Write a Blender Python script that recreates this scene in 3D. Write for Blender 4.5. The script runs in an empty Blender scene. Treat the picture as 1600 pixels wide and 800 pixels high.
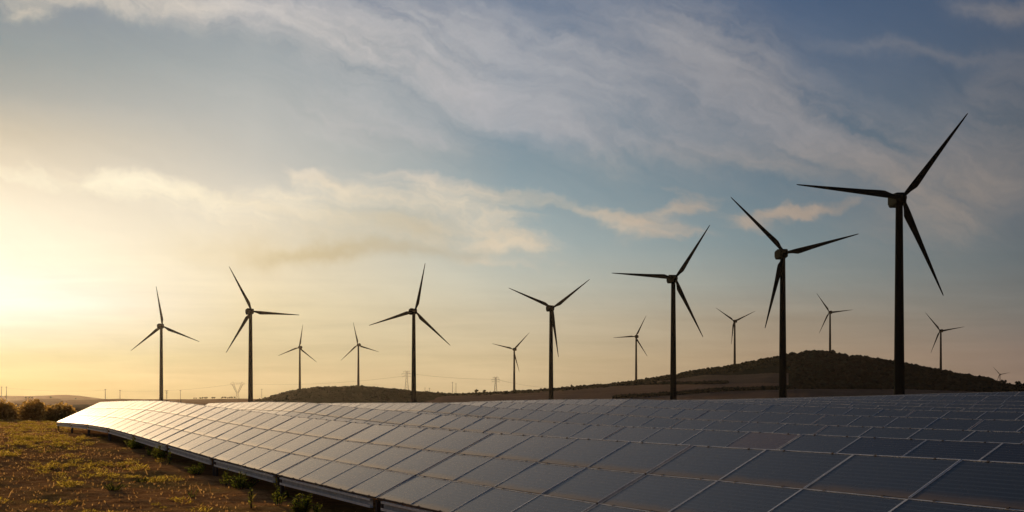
import bpy, math, random
import numpy as np
from mathutils import Vector, Matrix, Euler

R = math.radians
random.seed(7)
rng = np.random.default_rng(11)
scene = bpy.context.scene
C = scene.collection

# ------------------------------------------------------------------ camera
F, CX, HY = 1780.0, 800.0, 630.0           # focal length and horizon of the photograph, in its 1600 px
cd = bpy.data.cameras.new('camera')
cam = bpy.data.objects.new('camera', cd)
C.objects.link(cam)
cam.location = (0, 0, 0)
cam.rotation_euler = (R(90), 0, 0)
cd.sensor_width = 36.0
cd.lens = 36.0 * F / 1600.0
cd.shift_y = (HY - 400.0) / 1600.0
cd.clip_start = 0.1
cd.clip_end = 60000
scene.camera = cam

# ------------------------------------------------------------------ exposure
scene.view_settings.view_transform = 'Standard'
scene.view_settings.look = 'None'
scene.view_settings.exposure = 0
scene.view_settings.gamma = 1
scene.cycles.volume_bounces = 1
scene.cycles.max_bounces = 8
scene.cycles.transparent_max_bounces = 8
scene.cycles.volume_step_rate = 4
scene.cycles.use_denoising = True

# ------------------------------------------------------------------ sun and sky
GLOW_AZ = R(-24.4)                        # middle of the bright patch in the thin cloud
SUN_AZ, SUN_EL = R(-26.8), R(5.5)
SUN_DIR = Vector((math.sin(SUN_AZ) * math.cos(SUN_EL), math.cos(SUN_AZ) * math.cos(SUN_EL), math.sin(SUN_EL)))
sl = bpy.data.lights.new('sun', 'SUN')
sl.energy = 5.0
sl.angle = R(2.0)
sl.color = (1.0, 0.70, 0.40)
sun = bpy.data.objects.new('sun', sl)
C.objects.link(sun)
sun.rotation_euler = (-SUN_DIR).to_track_quat('-Z', 'Y').to_euler()
sun.location = (-60, 140, 60)


def lin(c):
    def f(v):
        v /= 255.0
        return v / 12.92 if v <= 0.04045 else ((v + 0.055) / 1.055) ** 2.4
    return (f(c[0]), f(c[1]), f(c[2]), 1.0)


class NT:
    """small helper for writing node trees as expressions"""
    def __init__(self, tree):
        self.t = tree

    def n(self, kind, **kw):
        nd = self.t.nodes.new(kind)
        for k, v in kw.items():
            setattr(nd, k, v)
        return nd

    def put(self, sock, v):
        if hasattr(v, 'is_linked'):
            self.t.links.new(v, sock)
        elif v is not None:
            sock.default_value = v

    def m(self, op, a, b=None, c=None, clamp=False):
        nd = self.n('ShaderNodeMath', operation=op, use_clamp=clamp)
        self.put(nd.inputs[0], a)
        if b is not None:
            self.put(nd.inputs[1], b)
        if c is not None:
            self.put(nd.inputs[2], c)
        return nd.outputs[0]

    def vm(self, op, a, b=None):
        nd = self.n('ShaderNodeVectorMath', operation=op)
        self.put(nd.inputs[0], a)
        if b is not None:
            self.put(nd.inputs[1], b)
        return nd.outputs['Value'] if op in ('DOT_PRODUCT', 'LENGTH') else nd.outputs[0]

    def rng(self, v, a, b, c=0.0, d=1.0, smooth=True):
        nd = self.n('ShaderNodeMapRange', interpolation_type='SMOOTHSTEP' if smooth else 'LINEAR')
        nd.clamp = True
        for i, x in enumerate((v, a, b, c, d)):
            self.put(nd.inputs[i], x)
        return nd.outputs[0]

    def mix(self, f, a, b, blend='MIX'):
        nd = self.n('ShaderNodeMix', data_type='RGBA', blend_type=blend)
        self.put(nd.inputs[0], f)
        self.put(nd.inputs[6], a)
        self.put(nd.inputs[7], b)
        return nd.outputs[2]

    def ramp(self, f, stops, interp='LINEAR'):
        nd = self.n('ShaderNodeValToRGB')
        cr = nd.color_ramp
        cr.interpolation = interp
        while len(cr.elements) < len(stops):
            cr.elements.new(0.5)
        for e, (p, c) in zip(cr.elements, sorted(stops, key=lambda q: q[0])):
            e.position = p
            e.color = c
        self.put(nd.inputs[0], f)
        return nd.outputs[0]

    def noise(self, vec, scale, detail=4.0, rough=0.5, dist=0.0, dims='3D', w=None, out=0):
        nd = self.n('ShaderNodeTexNoise', noise_dimensions=dims)
        if vec is not None:
            self.put(nd.inputs['Vector'], vec)
        nd.inputs['Scale'].default_value = scale
        nd.inputs['Detail'].default_value = detail
        nd.inputs['Roughness'].default_value = rough
        nd.inputs['Distortion'].default_value = dist
        return nd.outputs[out]


def build_world():
    w = bpy.data.worlds.new('World')
    scene.world = w
    w.use_nodes = True
    nt = w.node_tree
    nt.nodes.clear()
    g = NT(nt)
    out = g.n('ShaderNodeOutputWorld')
    bg = g.n('ShaderNodeBackground')
    nt.links.new(bg.outputs[0], out.inputs[0])
    d = g.n('ShaderNodeTexCoord').outputs['Generated']
    sep = g.n('ShaderNodeSeparateXYZ')
    g.put(sep.inputs[0], d)
    X, Y, Z = sep.outputs
    # angle away from the sun round the horizon, and height above the horizon, both in radians
    az = g.m('ARCTAN2', X, Y)
    da = g.m('ABSOLUTE', g.m('SUBTRACT', az, GLOW_AZ))
    da = g.m('MINIMUM', da, g.m('SUBTRACT', 2 * math.pi, da))
    el = g.m('ARCSINE', Z)
    e01 = g.m('DIVIDE', el, math.pi / 2, clamp=True)
    e01 = g.m('POWER', e01, 0.5)          # more room for the ramp stops low in the sky

    def pos(y, ca):                        # picture height at that compass bearing -> ramp position
        a = math.atan(max(0.0, HY - y) / F * ca)
        return (a / (math.pi / 2)) ** 0.5
    cols = [
        (0.0, [(630, (160, 146, 92)), (600, (172, 162, 108)), (555, (200, 197, 152)), (505, (238, 234, 212)), (470, (252, 250, 240)),
               (400, (254, 249, 226)), (330, (246, 236, 211)), (270, (232, 219, 194)), (205, (204, 194, 173)), (140, (164, 167, 162)),
               (70, (140, 151, 153)), (0, (130, 142, 151)), (-300, (108, 124, 140)), (-2200, (52, 70, 94))]),
        (11.7, [(630, (162, 142, 96)), (560, (194, 181, 142)), (480, (223, 209, 172)), (400, (234, 221, 193)), (330, (222, 214, 196)),
                (260, (198, 196, 187)), (190, (182, 184, 180)), (120, (164, 171, 172)), (60, (146, 157, 163)), (0, (138, 147, 161)),
                (-300, (104, 121, 140)), (-2200, (48, 66, 90))]),
        (24.4, [(630, (184, 162, 122)), (560, (196, 178, 142)), (500, (194, 183, 157)), (440, (188, 189, 175)), (380, (164, 177, 176)),
                (300, (140, 159, 166)), (230, (124, 146, 158)), (150, (122, 141, 156)), (60, (118, 134, 153)), (0, (106, 123, 146)),
                (-300, (76, 97, 122)), (-2200, (44, 62, 86))]),  # unseen sky above the view darkened and blued for the panels' reflections
        (37.0, [(630, (158, 134, 106)), (560, (163, 142, 117)), (500, (155, 143, 125)), (440, (142, 147, 142)), (380, (122, 139, 144)),
                (300, (102, 124, 137)), (230, (96, 117, 133)), (120, (90, 108, 130)), (0, (74, 95, 124)), (-300, (56, 77, 104)),
                (-2200, (42, 59, 82))]),
        (48.6, [(630, (136, 112, 96)), (550, (131, 115, 104)), (480, (116, 115, 111)), (400, (99, 108, 112)), (300, (93, 102, 112)),
                (200, (84, 96, 108)), (100, (74, 89, 108)), (0, (69, 86, 110)), (-300, (57, 74, 98)), (-2200, (44, 58, 80))]),
        (95.0, [(630, (92, 80, 76)), (450, (80, 80, 82)), (200, (62, 70, 84)), (0, (55, 66, 88)), (-2200, (50, 62, 88))]),
        (165.0, [(630, (72, 68, 72)), (450, (64, 66, 74)), (100, (52, 60, 76)), (-2200, (48, 60, 86))]),
    ]
    base = None
    prev = None
    for deg, stops in cols:
        c = g.ramp(e01, [(pos(y, math.cos(min(abs(GLOW_AZ + R(deg)), R(24.4)))), lin(q)) for y, q in stops])
        if base is None:
            base = c
        else:
            base = g.mix(g.rng(da, R(prev), R(deg), smooth=False), base, c)
        prev = deg
    # physical dusk sky underneath the ramp colours
    sky = g.n('ShaderNodeTexSky', sky_type='NISHITA')
    sky.sun_disc = False
    sky.sun_elevation = SUN_EL
    sky.sun_rotation = SUN_AZ % (2 * math.pi)
    sky.dust_density = 2.0
    skyc = g.vm('MULTIPLY', sky.outputs[0], (0.08, 0.08, 0.08))
    base = g.mix(0.015, base, skyc)

    # ---- clouds: thin high sheets, laid out by compass direction and height
    yy = g.m('MAXIMUM', Y, 0.12)
    comb = g.n('ShaderNodeCombineXYZ')
    g.put(comb.inputs[0], g.m('DIVIDE', X, yy))
    g.put(comb.inputs[1], g.m('DIVIDE', Z, yy))
    P = comb.outputs[0]

    def pt(x, y):
        return ((x - CX) / F, (HY - y) / F, 0.0)
    # drifting of the outlines
    n1 = g.noise(P, 9.0, 5, 0.6, dims='2D', out=1)
    n2 = g.noise(P, 30.0, 5, 0.62, dims='2D', out=1)
    w1 = g.vm('MULTIPLY', g.vm('SUBTRACT', n1, (0.5, 0.5, 0.5)), (0.075, 0.042, 0))
    w2 = g.vm('MULTIPLY', g.vm('SUBTRACT', n2, (0.5, 0.5, 0.5)), (0.022, 0.012, 0))
    Q = g.vm('ADD', g.vm('ADD', P, w1), w2)

    def field(lst):
        tot = None
        for (x, y, rx, ry, ang, amp) in lst:
            c, s = math.cos(R(ang)), math.sin(R(ang))
            # picture y runs down, so a positive angle falls to the right
            dv = g.vm('SUBTRACT', Q, pt(x, y))
            a = g.vm('DOT_PRODUCT', dv, (c * F / rx, -s * F / rx, 0))
            b = g.vm('DOT_PRODUCT', dv, (s * F / ry, c * F / ry, 0))
            r2 = g.m('ADD', g.m('MULTIPLY', a, a), g.m('MULTIPLY', b, b))
            e = g.m('MULTIPLY', g.m('EXPONENT', g.m('MULTIPLY', r2, -1.0)), amp)
            tot = e if tot is None else g.m('ADD', tot, e)
        return tot
    veil = field(VEIL)
    puff = field(PUFF)
    dark = field(DARK)
    # streaky fibre inside the veil, drawn out along the wind
    def along(vec, deg, fa, fb):
        c, sn = math.cos(R(deg)), math.sin(R(deg))
        cb = g.n('ShaderNodeCombineXYZ')
        g.put(cb.inputs[0], g.vm('DOT_PRODUCT', vec, (c * fa, -sn * fa, 0)))
        g.put(cb.inputs[1], g.vm('DOT_PRODUCT', vec, (sn * fb, c * fb, 0)))
        return cb.outputs[0]
    fib = g.noise(along(Q, 23, 5.5, 36.0), 1.0, 8, 0.60, 0.22, dims='2D')
    fib2 = g.noise(along(Q, 11, 6.0, 44.0), 1.0, 8, 0.60, 0.25, dims='2D')
    fine = g.noise(along(Q, 10, 38.0, 75.0), 1.0, 6, 0.6, 0.3, dims='2D')
    lump = g.noise(Q, 15.0, 6, 0.56, dims='2D')
    tex = g.m('ADD', g.m('ADD', g.m('MULTIPLY', fib, 0.75), g.m('MULTIPLY', lump, 0.28)), g.m('MULTIPLY', fine, 0.20))
    tex = g.rng(tex, 0.40, 0.86, 0.0, 1.0, smooth=False)
    dv = g.m('MULTIPLY', veil, g.m('ADD', 0.10, g.m('MULTIPLY', tex, 1.55)))
    dv = g.m('MULTIPLY', g.m('SUBTRACT', 1.0, g.m('EXPONENT', g.m('MULTIPLY', dv, -1.25))), 0.98, clamp=True)
    tp = g.m('ADD', g.m('ADD', g.m('MULTIPLY', fib2, 0.62), g.m('MULTIPLY', lump, 0.40)), g.m('MULTIPLY', fine, 0.16))
    edge = g.m('ADD', puff, g.m('MULTIPLY', g.m('SUBTRACT', tp, 0.59), 2.0))
    dp = g.rng(edge, 0.0, 1.0, 0.0, 0.92)
    dp = g.m('MULTIPLY', dp, g.rng(puff, 0.0, 0.25), clamp=True)
    dens = g.m('MAXIMUM', dv, dp)
    # beyond the picture the same sheet goes on, thin and broken
    side = g.rng(g.m('ABSOLUTE', g.m('DIVIDE', X, yy)), 0.52, 0.9)
    high = g.rng(g.m('DIVIDE', Z, yy), 0.40, 0.6)
    oth = g.m('MAXIMUM', side, high)
    pl = g.n('ShaderNodeCombineXYZ')
    zz = g.m('ADD', g.m('MAXIMUM', Z, 0.0), 0.12)
    g.put(pl.inputs[0], g.m('DIVIDE', X, zz))
    g.put(pl.inputs[1], g.m('DIVIDE', Y, zz))
    far = g.rng(g.noise(pl.outputs[0], 0.7, 6, 0.55, 0.3, dims='2D'), 0.42, 0.72)
    far = g.m('MULTIPLY', far, g.rng(Z, 0.02, 0.2))
    dens = g.m('MAXIMUM', dens, g.m('MULTIPLY', g.m('MULTIPLY', far, oth), 0.32), clamp=True)
    # light in the cloud falls off away from the sun; low cloud is warmer
    d01 = g.m('DIVIDE', da, math.pi, clamp=True)
    hi_c = g.ramp(d01, [(0, lin((244, 226, 196))), (11.7 / 180, lin((206, 200, 194))), (24.4 / 180, lin((170, 170, 174))), (33 / 180, lin((150, 150, 154))),
                        (48.6 / 180, lin((122, 119, 121))), (0.55, lin((78, 80, 90))), (1.0, lin((66, 70, 82)))])
    lo_c = g.ramp(d01, [(0, lin((255, 247, 218))), (11.7 / 180, lin((247, 233, 204))), (24.4 / 180, lin((213, 198, 174))), (33 / 180, lin((180, 164, 148))),
                        (41 / 180, lin((158, 144, 132))), (48.6 / 180, lin((136, 127, 120))), (0.55, lin((84, 82, 86))), (1.0, lin((68, 68, 76)))])
    cc = g.mix(g.rng(el, math.atan((HY - 330) / F), math.atan((HY - 210) / F)), lo_c, hi_c)
    cc = col_scale(g, cc, g.m('ADD', 0.86, g.m('ADD', g.m('MULTIPLY', fine, 0.14), g.m('MULTIPLY', fib, 0.18))))
    col = g.mix(dens, base, cc)
    shade = g.m('MULTIPLY', dark, g.m('ADD', 0.3, g.m('MULTIPLY', lump, 1.1)), clamp=True)
    col = g.mix(shade, col, g.ramp(d01, [(0, lin((238, 214, 160))), (11.7 / 180, lin((214, 196, 156))), (24.4 / 180, lin((170, 164, 148))), (48.6 / 180, lin((100, 102, 106)))]))
    # faint level streaks above the horizon
    sm = g.n('ShaderNodeMapping')
    g.put(sm.inputs[0], P)
    sm.inputs['Scale'].default_value = (7.0, 90.0, 1.0)
    strk = g.noise(sm.outputs[0], 1.0, 4, 0.55, 0.2, dims='2D')
    amt = g.m('MULTIPLY', g.m('SUBTRACT', strk, 0.5), g.rng(el, 0.16, 0.04, 0.0, 0.30))
    amt = g.m('ADD', amt, g.m('MULTIPLY', g.m('SUBTRACT', fib, 0.5), 0.10))
    col = g.vm('MULTIPLY', col, g.n_vec(g.m('ADD', 1.0, amt))) if hasattr(g, 'n_vec') else col_scale(g, col, g.m('ADD', 1.0, amt))
    nt.links.new(col, bg.inputs[0])
    bg.inputs[1].default_value = 1.0


def col_scale(g, col, f):
    nd = g.n('ShaderNodeVectorMath', operation='SCALE')
    g.put(nd.inputs[0], col)
    g.put(nd.inputs['Scale'], f)
    return nd.outputs[0]


# clouds: place in the picture, half lengths, tilt, thickness
VEIL = [
    (760, 100, 330, 110, 14, 0.20), (1120, 150, 330, 110, 16, 0.22), (940, 140, 160, 40, 20, 0.30), (1060, 190, 160, 30, 12, 0.35), (720, 40, 150, 30, 10, 0.25),
    (300, 8, 150, 16, 6, 0.75), (470, 48, 190, 30, 17, 0.95), (650, 105, 170, 46, 22, 0.80), (800, 165, 130, 32, 22, 0.85),
    (560, 180, 130, 40, 15, 0.35), (850, 70, 220, 60, 8, 0.50), (1090, 70, 120, 65, 30, 0.75), (1190, 150, 170, 50, 28, 0.80),
    (1330, 220, 210, 42, 14, 0.70), (1000, 215, 170, 16, 8, 0.55), (1140, 240, 120, 14, 8, 0.35), (860, 205, 70, 10, 6, 0.5),
    (110, 8, 120, 12, 4, 0.45), (50, 22, 26, 9, 0, 0.5), (1540, 210, 130, 70, -18, 0.55), (1570, 26, 60, 18, 6, 0.85), (1440, 84, 120, 10, 4, 0.40),
    (1520, 320, 130, 40, -22, 0.60), (640, 210, 120, 16, 8, 0.45), (1560, 130, 90, 30, -20, 0.25), (1440, 300, 80, 28, 20, 0.35),
]
PUFF = [
    (120, 286, 240, 16, 4, 0.42), (300, 302, 190, 22, 6, 0.34), (490, 274, 60, 10, 16, 0.52), (600, 300, 130, 32, 12, 0.46), (668, 284, 60, 12, 10, 0.52),
    (705, 318, 110, 26, 12, 0.55), (790, 380, 50, 13, 4, 0.70), (720, 366, 120, 26, 10, 0.42), (440, 335, 210, 46, 8, 0.30),
    (985, 350, 90, 15, 12, 0.66), (1075, 328, 52, 13, -8, 0.78), (890, 322, 120, 14, 8, 0.50), (1245, 336, 66, 17, -8, 0.85),
    (1185, 355, 56, 14, 14, 0.72), (1300, 328, 70, 9, -6, 0.48), (800, 412, 80, 12, 4, 0.30), (1030, 374, 60, 10, 0, 0.34), (1100, 300, 120, 10, 6, 0.25),
]
DARK = [(510, 405, 100, 14, -8, 0.95), (400, 402, 130, 26, 4, 0.50), (620, 350, 90, 20, 8, 0.60), (680, 395, 100, 12, 2, 0.5), (560, 372, 160, 30, 4, 0.30)]
build_world()

# ------------------------------------------------------------------ helpers
MATS = {}


def new_mat(name):
    m = bpy.data.materials.new(name)
    m.use_nodes = True
    nt = m.node_tree
    nt.nodes.clear()
    g = NT(nt)
    o = g.n('ShaderNodeOutputMaterial')
    return m, g, o


def principled(g, o, **kw):
    b = g.n('ShaderNodeBsdfPrincipled')
    for k, v in kw.items():
        g.put(b.inputs[k.replace('_', ' ')], v)
    g.t.links.new(b.outputs[0], o.inputs[0])
    return b


class MB:
    def __init__(self):
        self.v, self.f, self.m = [], [], []
        self.mi = 0

    def add(self, vs, fs, mi=None):
        k = len(self.v)
        self.v.extend([tuple(p) for p in vs])
        self.f.extend([tuple(i + k for i in f) for f in fs])
        self.m.extend([self.mi if mi is None else mi] * len(fs))

    def box(self, lo, hi, M=None):
        x0, y0, z0 = lo
        x1, y1, z1 = hi
        vs = [Vector(p) for p in ((x0, y0, z0), (x1, y0, z0), (x1, y1, z0), (x0, y1, z0), (x0, y0, z1), (x1, y0, z1), (x1, y1, z1), (x0, y1, z1))]
        if M is not None:
            vs = [M @ p for p in vs]
        self.add(vs, [(0, 3, 2, 1), (4, 5, 6, 7), (0, 1, 5, 4), (1, 2, 6, 5), (2, 3, 7, 6), (3, 0, 4, 7)])

    def bar(self, a, b, w, h=None):
        a, b = Vector(a), Vector(b)
        d = b - a
        L = d.length
        M = Matrix.Translation(a) @ d.to_track_quat('Z', 'Y').to_matrix().to_4x4()
        h = h or w
        self.box((-w / 2, -h / 2, 0), (w / 2, h / 2, L), M)

    def rings(self, rings, cap=True):
        n = len(rings[0])
        vs, fs = [], []
        for r in rings:
            vs.extend(r)
        for i in range(len(rings) - 1):
            for j in range(n):
                a, b = i * n + j, i * n + (j + 1) % n
                fs.append((a, b, b + n, a + n))
        if cap:
            fs.append(tuple(range(n - 1, -1, -1)))
            fs.append(tuple((len(rings) - 1) * n + j for j in range(n)))
        self.add(vs, fs)

    def lathe(self, prof, n=16, M=None):
        rr = []
        for r, z in prof:
            ring = [Vector((r * math.cos(2 * math.pi * j / n), r * math.sin(2 * math.pi * j / n), z)) for j in range(n)]
            rr.append([M @ p for p in ring] if M is not None else ring)
        self.rings(rr)

    def mesh(self, name, mats, smooth=False):
        me = bpy.data.meshes.new(name)
        me.from_pydata(self.v, [], self.f)
        for m in (mats if isinstance(mats, (list, tuple)) else [mats]):
            me.materials.append(m)
        if any(self.m):
            me.polygons.foreach_set('material_index', self.m)
        if smooth:
            me.polygons.foreach_set('use_smooth', [True] * len(me.polygons))
            me.set_sharp_from_angle(angle=R(40))
        me.update()
        return me


def np_mesh(name, verts, faces, mats, smooth=False, mi=None):
    """faces: array (n,3) or (n,4)"""
    me = bpy.data.meshes.new(name)
    verts = np.asarray(verts, dtype=np.float32)
    faces = np.asarray(faces, dtype=np.int32)
    n, k = faces.shape
    me.vertices.add(len(verts))
    me.vertices.foreach_set('co', verts.ravel())
    me.loops.add(n * k)
    me.loops.foreach_set('vertex_index', faces.ravel())
    me.polygons.add(n)
    me.polygons.foreach_set('loop_start', np.arange(0, n * k, k, dtype=np.int32))
    me.polygons.foreach_set('loop_total', np.full(n, k, dtype=np.int32))
    for m in (mats if isinstance(mats, (list, tuple)) else [mats]):
        me.materials.append(m)
    if mi is not None:
        me.polygons.foreach_set('material_index', np.asarray(mi, dtype=np.int32))
    if smooth:
        me.polygons.foreach_set('use_smooth', np.ones(n, dtype=bool))
    me.update()
    me.validate()
    return me


def put(name, me, parent=None, loc=None, rot=None, M=None):
    o = bpy.data.objects.new(name, me)
    C.objects.link(o)
    if parent is not None:
        o.parent = parent
    if M is not None:
        o.matrix_local = M
    if loc is not None:
        o.location = loc
    if rot is not None:
        o.rotation_euler = rot
    return o


def tag(o, label=None, cat=None, group=None, kind=None):
    for k, v in (('label', label), ('category', cat), ('group', group), ('kind', kind)):
        if v:
            o[k] = v
    return o


def thing(name, label, cat, loc=(0, 0, 0), rz=0.0, group=None, M=None):
    o = bpy.data.objects.new(name, None)
    o.empty_display_size = 0.3
    C.objects.link(o)
    if M is not None:
        o.matrix_world = M
    else:
        o.location = loc
        o.rotation_euler = (0, 0, rz)
    return tag(o, label, cat, group)


def vnoise(x, y, seed=0):
    """smooth value noise on numpy arrays"""
    x = np.asarray(x, dtype=np.float64)
    y = np.asarray(y, dtype=np.float64)
    xi, yi = np.floor(x).astype(np.int64), np.floor(y).astype(np.int64)
    fx, fy = x - xi, y - yi
    fx = fx * fx * (3 - 2 * fx)
    fy = fy * fy * (3 - 2 * fy)

    def h(a, b):
        n = (a * 374761393 + b * 668265263 + seed * 982451653) & 0x7fffffff
        n = ((n ^ (n >> 13)) * 1274126177) & 0x7fffffff
        n = n ^ (n >> 16)
        return (n & 0xffff) / 65535.0
    return (h(xi, yi) * (1 - fx) + h(xi + 1, yi) * fx) * (1 - fy) + (h(xi, yi + 1) * (1 - fx) + h(xi + 1, yi + 1) * fx) * fy


def fbm(x, y, seed=0, oct=4):
    t, a, s = 0.0, 0.5, 0.0
    for i in range(oct):
        t = t + a * vnoise(x * 2 ** i, y * 2 ** i, seed + i)
        s += a
        a *= 0.5
    return t / s


ORD = ['first', 'second', 'third', 'fourth', 'fifth', 'sixth', 'seventh', 'eighth', 'ninth', 'tenth', 'eleventh', 'twelfth', 'thirteenth']

# ------------------------------------------------------------------ lie of the land (solar field)
VX = -145.0                                           # where the panel rows run to on the horizon
_k = math.hypot(VX - CX, F)
E1 = np.array([(VX - CX) / _k, F / _k])               # along a row, away from the camera to the left
NQ = np.array([E1[1], -E1[0]])                        # across the rows, to the right and away
KQ = (CX - VX) * NQ[1] + F * NQ[0]
BAY, PITCH, Q1 = 6.6, 6.04, 10.40
TILT = R(25.6)
MODL, MODW, MGAP = 1.622, 0.917, 0.011                # a module, its two sides and the joint
SLOPE = 3 * MODW + 2 * MGAP
RISE, RUN = SLOPE * math.sin(TILT), SLOPE * math.cos(TILT)
CLEAR = 0.55
S_END = 74.0
TOPS = [
    [(157, 628.3), (186, 627), (218, 626), (255, 626.5), (310, 632.3), (376, 640.6), (465, 651.5), (586, 663), (770, 677), (1070, 696), (1642, 727)],
    [(306, 631), (360, 629), (415, 628), (479, 629), (558.7, 637), (660, 646), (792, 655.6), (974, 666.5), (1239, 678), (1600, 695)],
    [(460, 631), (520, 629.8), (604, 629.6), (682, 629.4), (776, 637), (905, 645), (1067, 655), (1284, 664.4), (1425, 669), (1594, 675.6)],
    [(584, 631), (682, 629.6), (760, 627.7), (852, 630.6), (967, 634.3), (1107, 641), (1287, 648), (1530, 655.6), (1600, 657.5)],
    [(709, 628.5), (800, 625.6), (900, 624), (983, 623.5), (1102, 628), (1206, 633), (1256, 634.8), (1334, 638), (1427, 641), (1537, 643.7), (1600, 645)],
    [(826, 626), (930, 625), (1046, 624.8), (1140, 626), (1256, 630), (1334, 632.5), (1410, 635.3), (1500, 637.5), (1600, 639)],
    [(933, 627), (1046, 625.5), (1140, 624.4), (1200, 624.5), (1256, 626), (1300, 627.5), (1362, 629), (1435, 630.6), (1500, 632), (1600, 633.5)],
    [(1035, 626), (1154, 623.7), (1256, 623), (1300, 623.5), (1390, 625.6), (1455, 625.8), (1500, 626), (1600, 628)],
    [(1130, 624.5), (1200, 622.5), (1300, 620), (1327, 619.4), (1415, 618.3), (1500, 618), (1600, 619)],
    [(1219, 623), (1300, 620.5), (1405, 617), (1469, 615), (1550, 613), (1600, 612)],
]
PHASE = [770, 792, 905, 967.5, 1102, 1334, 1300, 1390, 1415, 1469]     # one joint between tables in each row
ROWS = []
for r, pts in enumerate(TOPS):
    q = Q1 + PITCH * r
    ss, zz = [], []
    for x, y in pts:
        dep = q * KQ / (x - VX)
        ss.append((dep - NQ[1] * q) / E1[1])
        zz.append(-(y - HY) / F * dep)
    order = np.argsort(ss)
    dep = q * KQ / (PHASE[r] - VX)
    ROWS.append(dict(q=q, s=np.array(ss)[order], z=np.array(zz)[order], s0=(dep - NQ[1] * q) / E1[1]))


def ztop(r, s):
    R_ = ROWS[r]
    return np.interp(s, R_['s'], R_['z'])


PLAIN = -2.6


def ground_z(x, y, rough=True):
    x = np.asarray(x, dtype=np.float64)
    y = np.asarray(y, dtype=np.float64)
    q = x * NQ[0] + y * NQ[1]
    s = x * E1[0] + y * E1[1]
    qm = np.array([R_['q'] for R_ in ROWS]) - RUN / 2
    zr = np.array([ztop(r, s) - RISE / 2 - (RISE / 2 + CLEAR) for r in range(len(ROWS))])
    t = np.clip((q - qm[0]) / PITCH, 0, len(ROWS) - 1.0001)
    i = np.floor(t).astype(int)
    f = t - i
    z0 = np.take_along_axis(zr, i[None], 0)[0]
    z1 = np.take_along_axis(zr, i[None] + 1, 0)[0]
    z = z0 * (1 - f) + z1 * f

    def sm(v, a, b):
        u = np.clip((v - a) / (b - a), 0, 1)
        return u * u * (3 - 2 * u)
    out = np.maximum.reduce([sm(q, qm[-1] + 4, qm[-1] + 60), sm(s, 140, 320), sm(-q, 40, 160), sm(-s, 20, 80)])
    z = z * (1 - out) + PLAIN * out
    if rough:
        near = 1 - sm(np.hypot(x, y), 60, 160)
        z = z + near * ((fbm(x / 2.2, y / 2.2, 3, 4) - 0.5) * 0.16 + (fbm(x / 0.45, y / 0.45, 9, 2) - 0.5) * 0.05)
    return z


def gz(x, y):
    return float(ground_z(np.array([x]), np.array([y]))[0])


def at_depth(px, dep):
    return ((px - CX) / F * dep, dep)


def on_ground(px, py):
    """where the view ray through a place in the picture meets the ground"""
    d = np.linspace(15, 400, 6000)
    x = (px - CX) / F * d
    z = -(py - HY) / F * d
    hit = np.nonzero(ground_z(x, d, False) >= z)[0]
    k = d[hit[0]] if len(hit) else 300.0
    return (px - CX) / F * k, k


# ------------------------------------------------------------------ materials
def mat_ground():
    m, g, o = new_mat('dry_soil_and_grass')
    geo = g.n('ShaderNodeNewGeometry').outputs['Position']
    a = g.noise(geo, 0.35, 5, 0.6)
    b = g.noise(geo, 2.6, 5, 0.65)
    c = g.noise(geo, 14.0, 4, 0.65)
    big = g.noise(geo, 0.02, 3, 0.5)
    col = g.ramp(b, [(0.30, (0.17, 0.075, 0.026, 1)), (0.48, (0.31, 0.15, 0.054, 1)), (0.62, (0.45, 0.235, 0.09, 1)), (0.75, (0.56, 0.33, 0.13, 1))])
    grn = g.ramp(c, [(0.3, (0.16, 0.115, 0.030, 1)), (0.7, (0.32, 0.23, 0.06, 1))])
    col = g.mix(g.rng(a, 0.46, 0.66, 0, 0.6), col, grn)
    col = g.mix(g.rng(c, 0.35, 0.75, 0, 0.35), col, (0.42, 0.22, 0.085, 1))
    farc = g.ramp(big, [(0.35, (0.085, 0.065, 0.035, 1)), (0.65, (0.15, 0.105, 0.06, 1))])
    ln = g.vm('LENGTH', geo)
    col = g.mix(g.rng(ln, 150, 500), col, farc)
    bmp = g.n('ShaderNodeBump')
    bmp.inputs['Strength'].default_value = 0.9
    bmp.inputs['Distance'].default_value = 0.12
    g.put(bmp.inputs['Height'], g.m('ADD', g.m('MULTIPLY', b, 0.6), g.m('MULTIPLY', c, 0.5)))
    principled(g, o, Base_Color=col, Roughness=1.0, Normal=bmp.outputs[0], Specular_IOR_Level=0.0)
    return m


def mat_leaf(name, stops, trans=0.5, scale=1.5):
    m, g, o = new_mat(name)
    geo = g.n('ShaderNodeNewGeometry')
    isl = geo.outputs['Random Per Island']
    n = g.noise(geo.outputs['Position'], scale, 3, 0.5)
    f = g.m('ADD', g.m('MULTIPLY', isl, 0.55), g.m('MULTIPLY', n, 0.45))
    col = g.ramp(f, stops)
    di = g.n('ShaderNodeBsdfDiffuse')
    tr = g.n('ShaderNodeBsdfTranslucent')
    g.put(di.inputs[0], col)
    g.put(tr.inputs[0], col_scale(g, col, 1.25))
    mx = g.n('ShaderNodeMixShader')
    mx.inputs[0].default_value = trans
    g.t.links.new(di.outputs[0], mx.inputs[1])
    g.t.links.new(tr.outputs[0], mx.inputs[2])
    g.t.links.new(mx.outputs[0], o.inputs[0])
    return m


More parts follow.
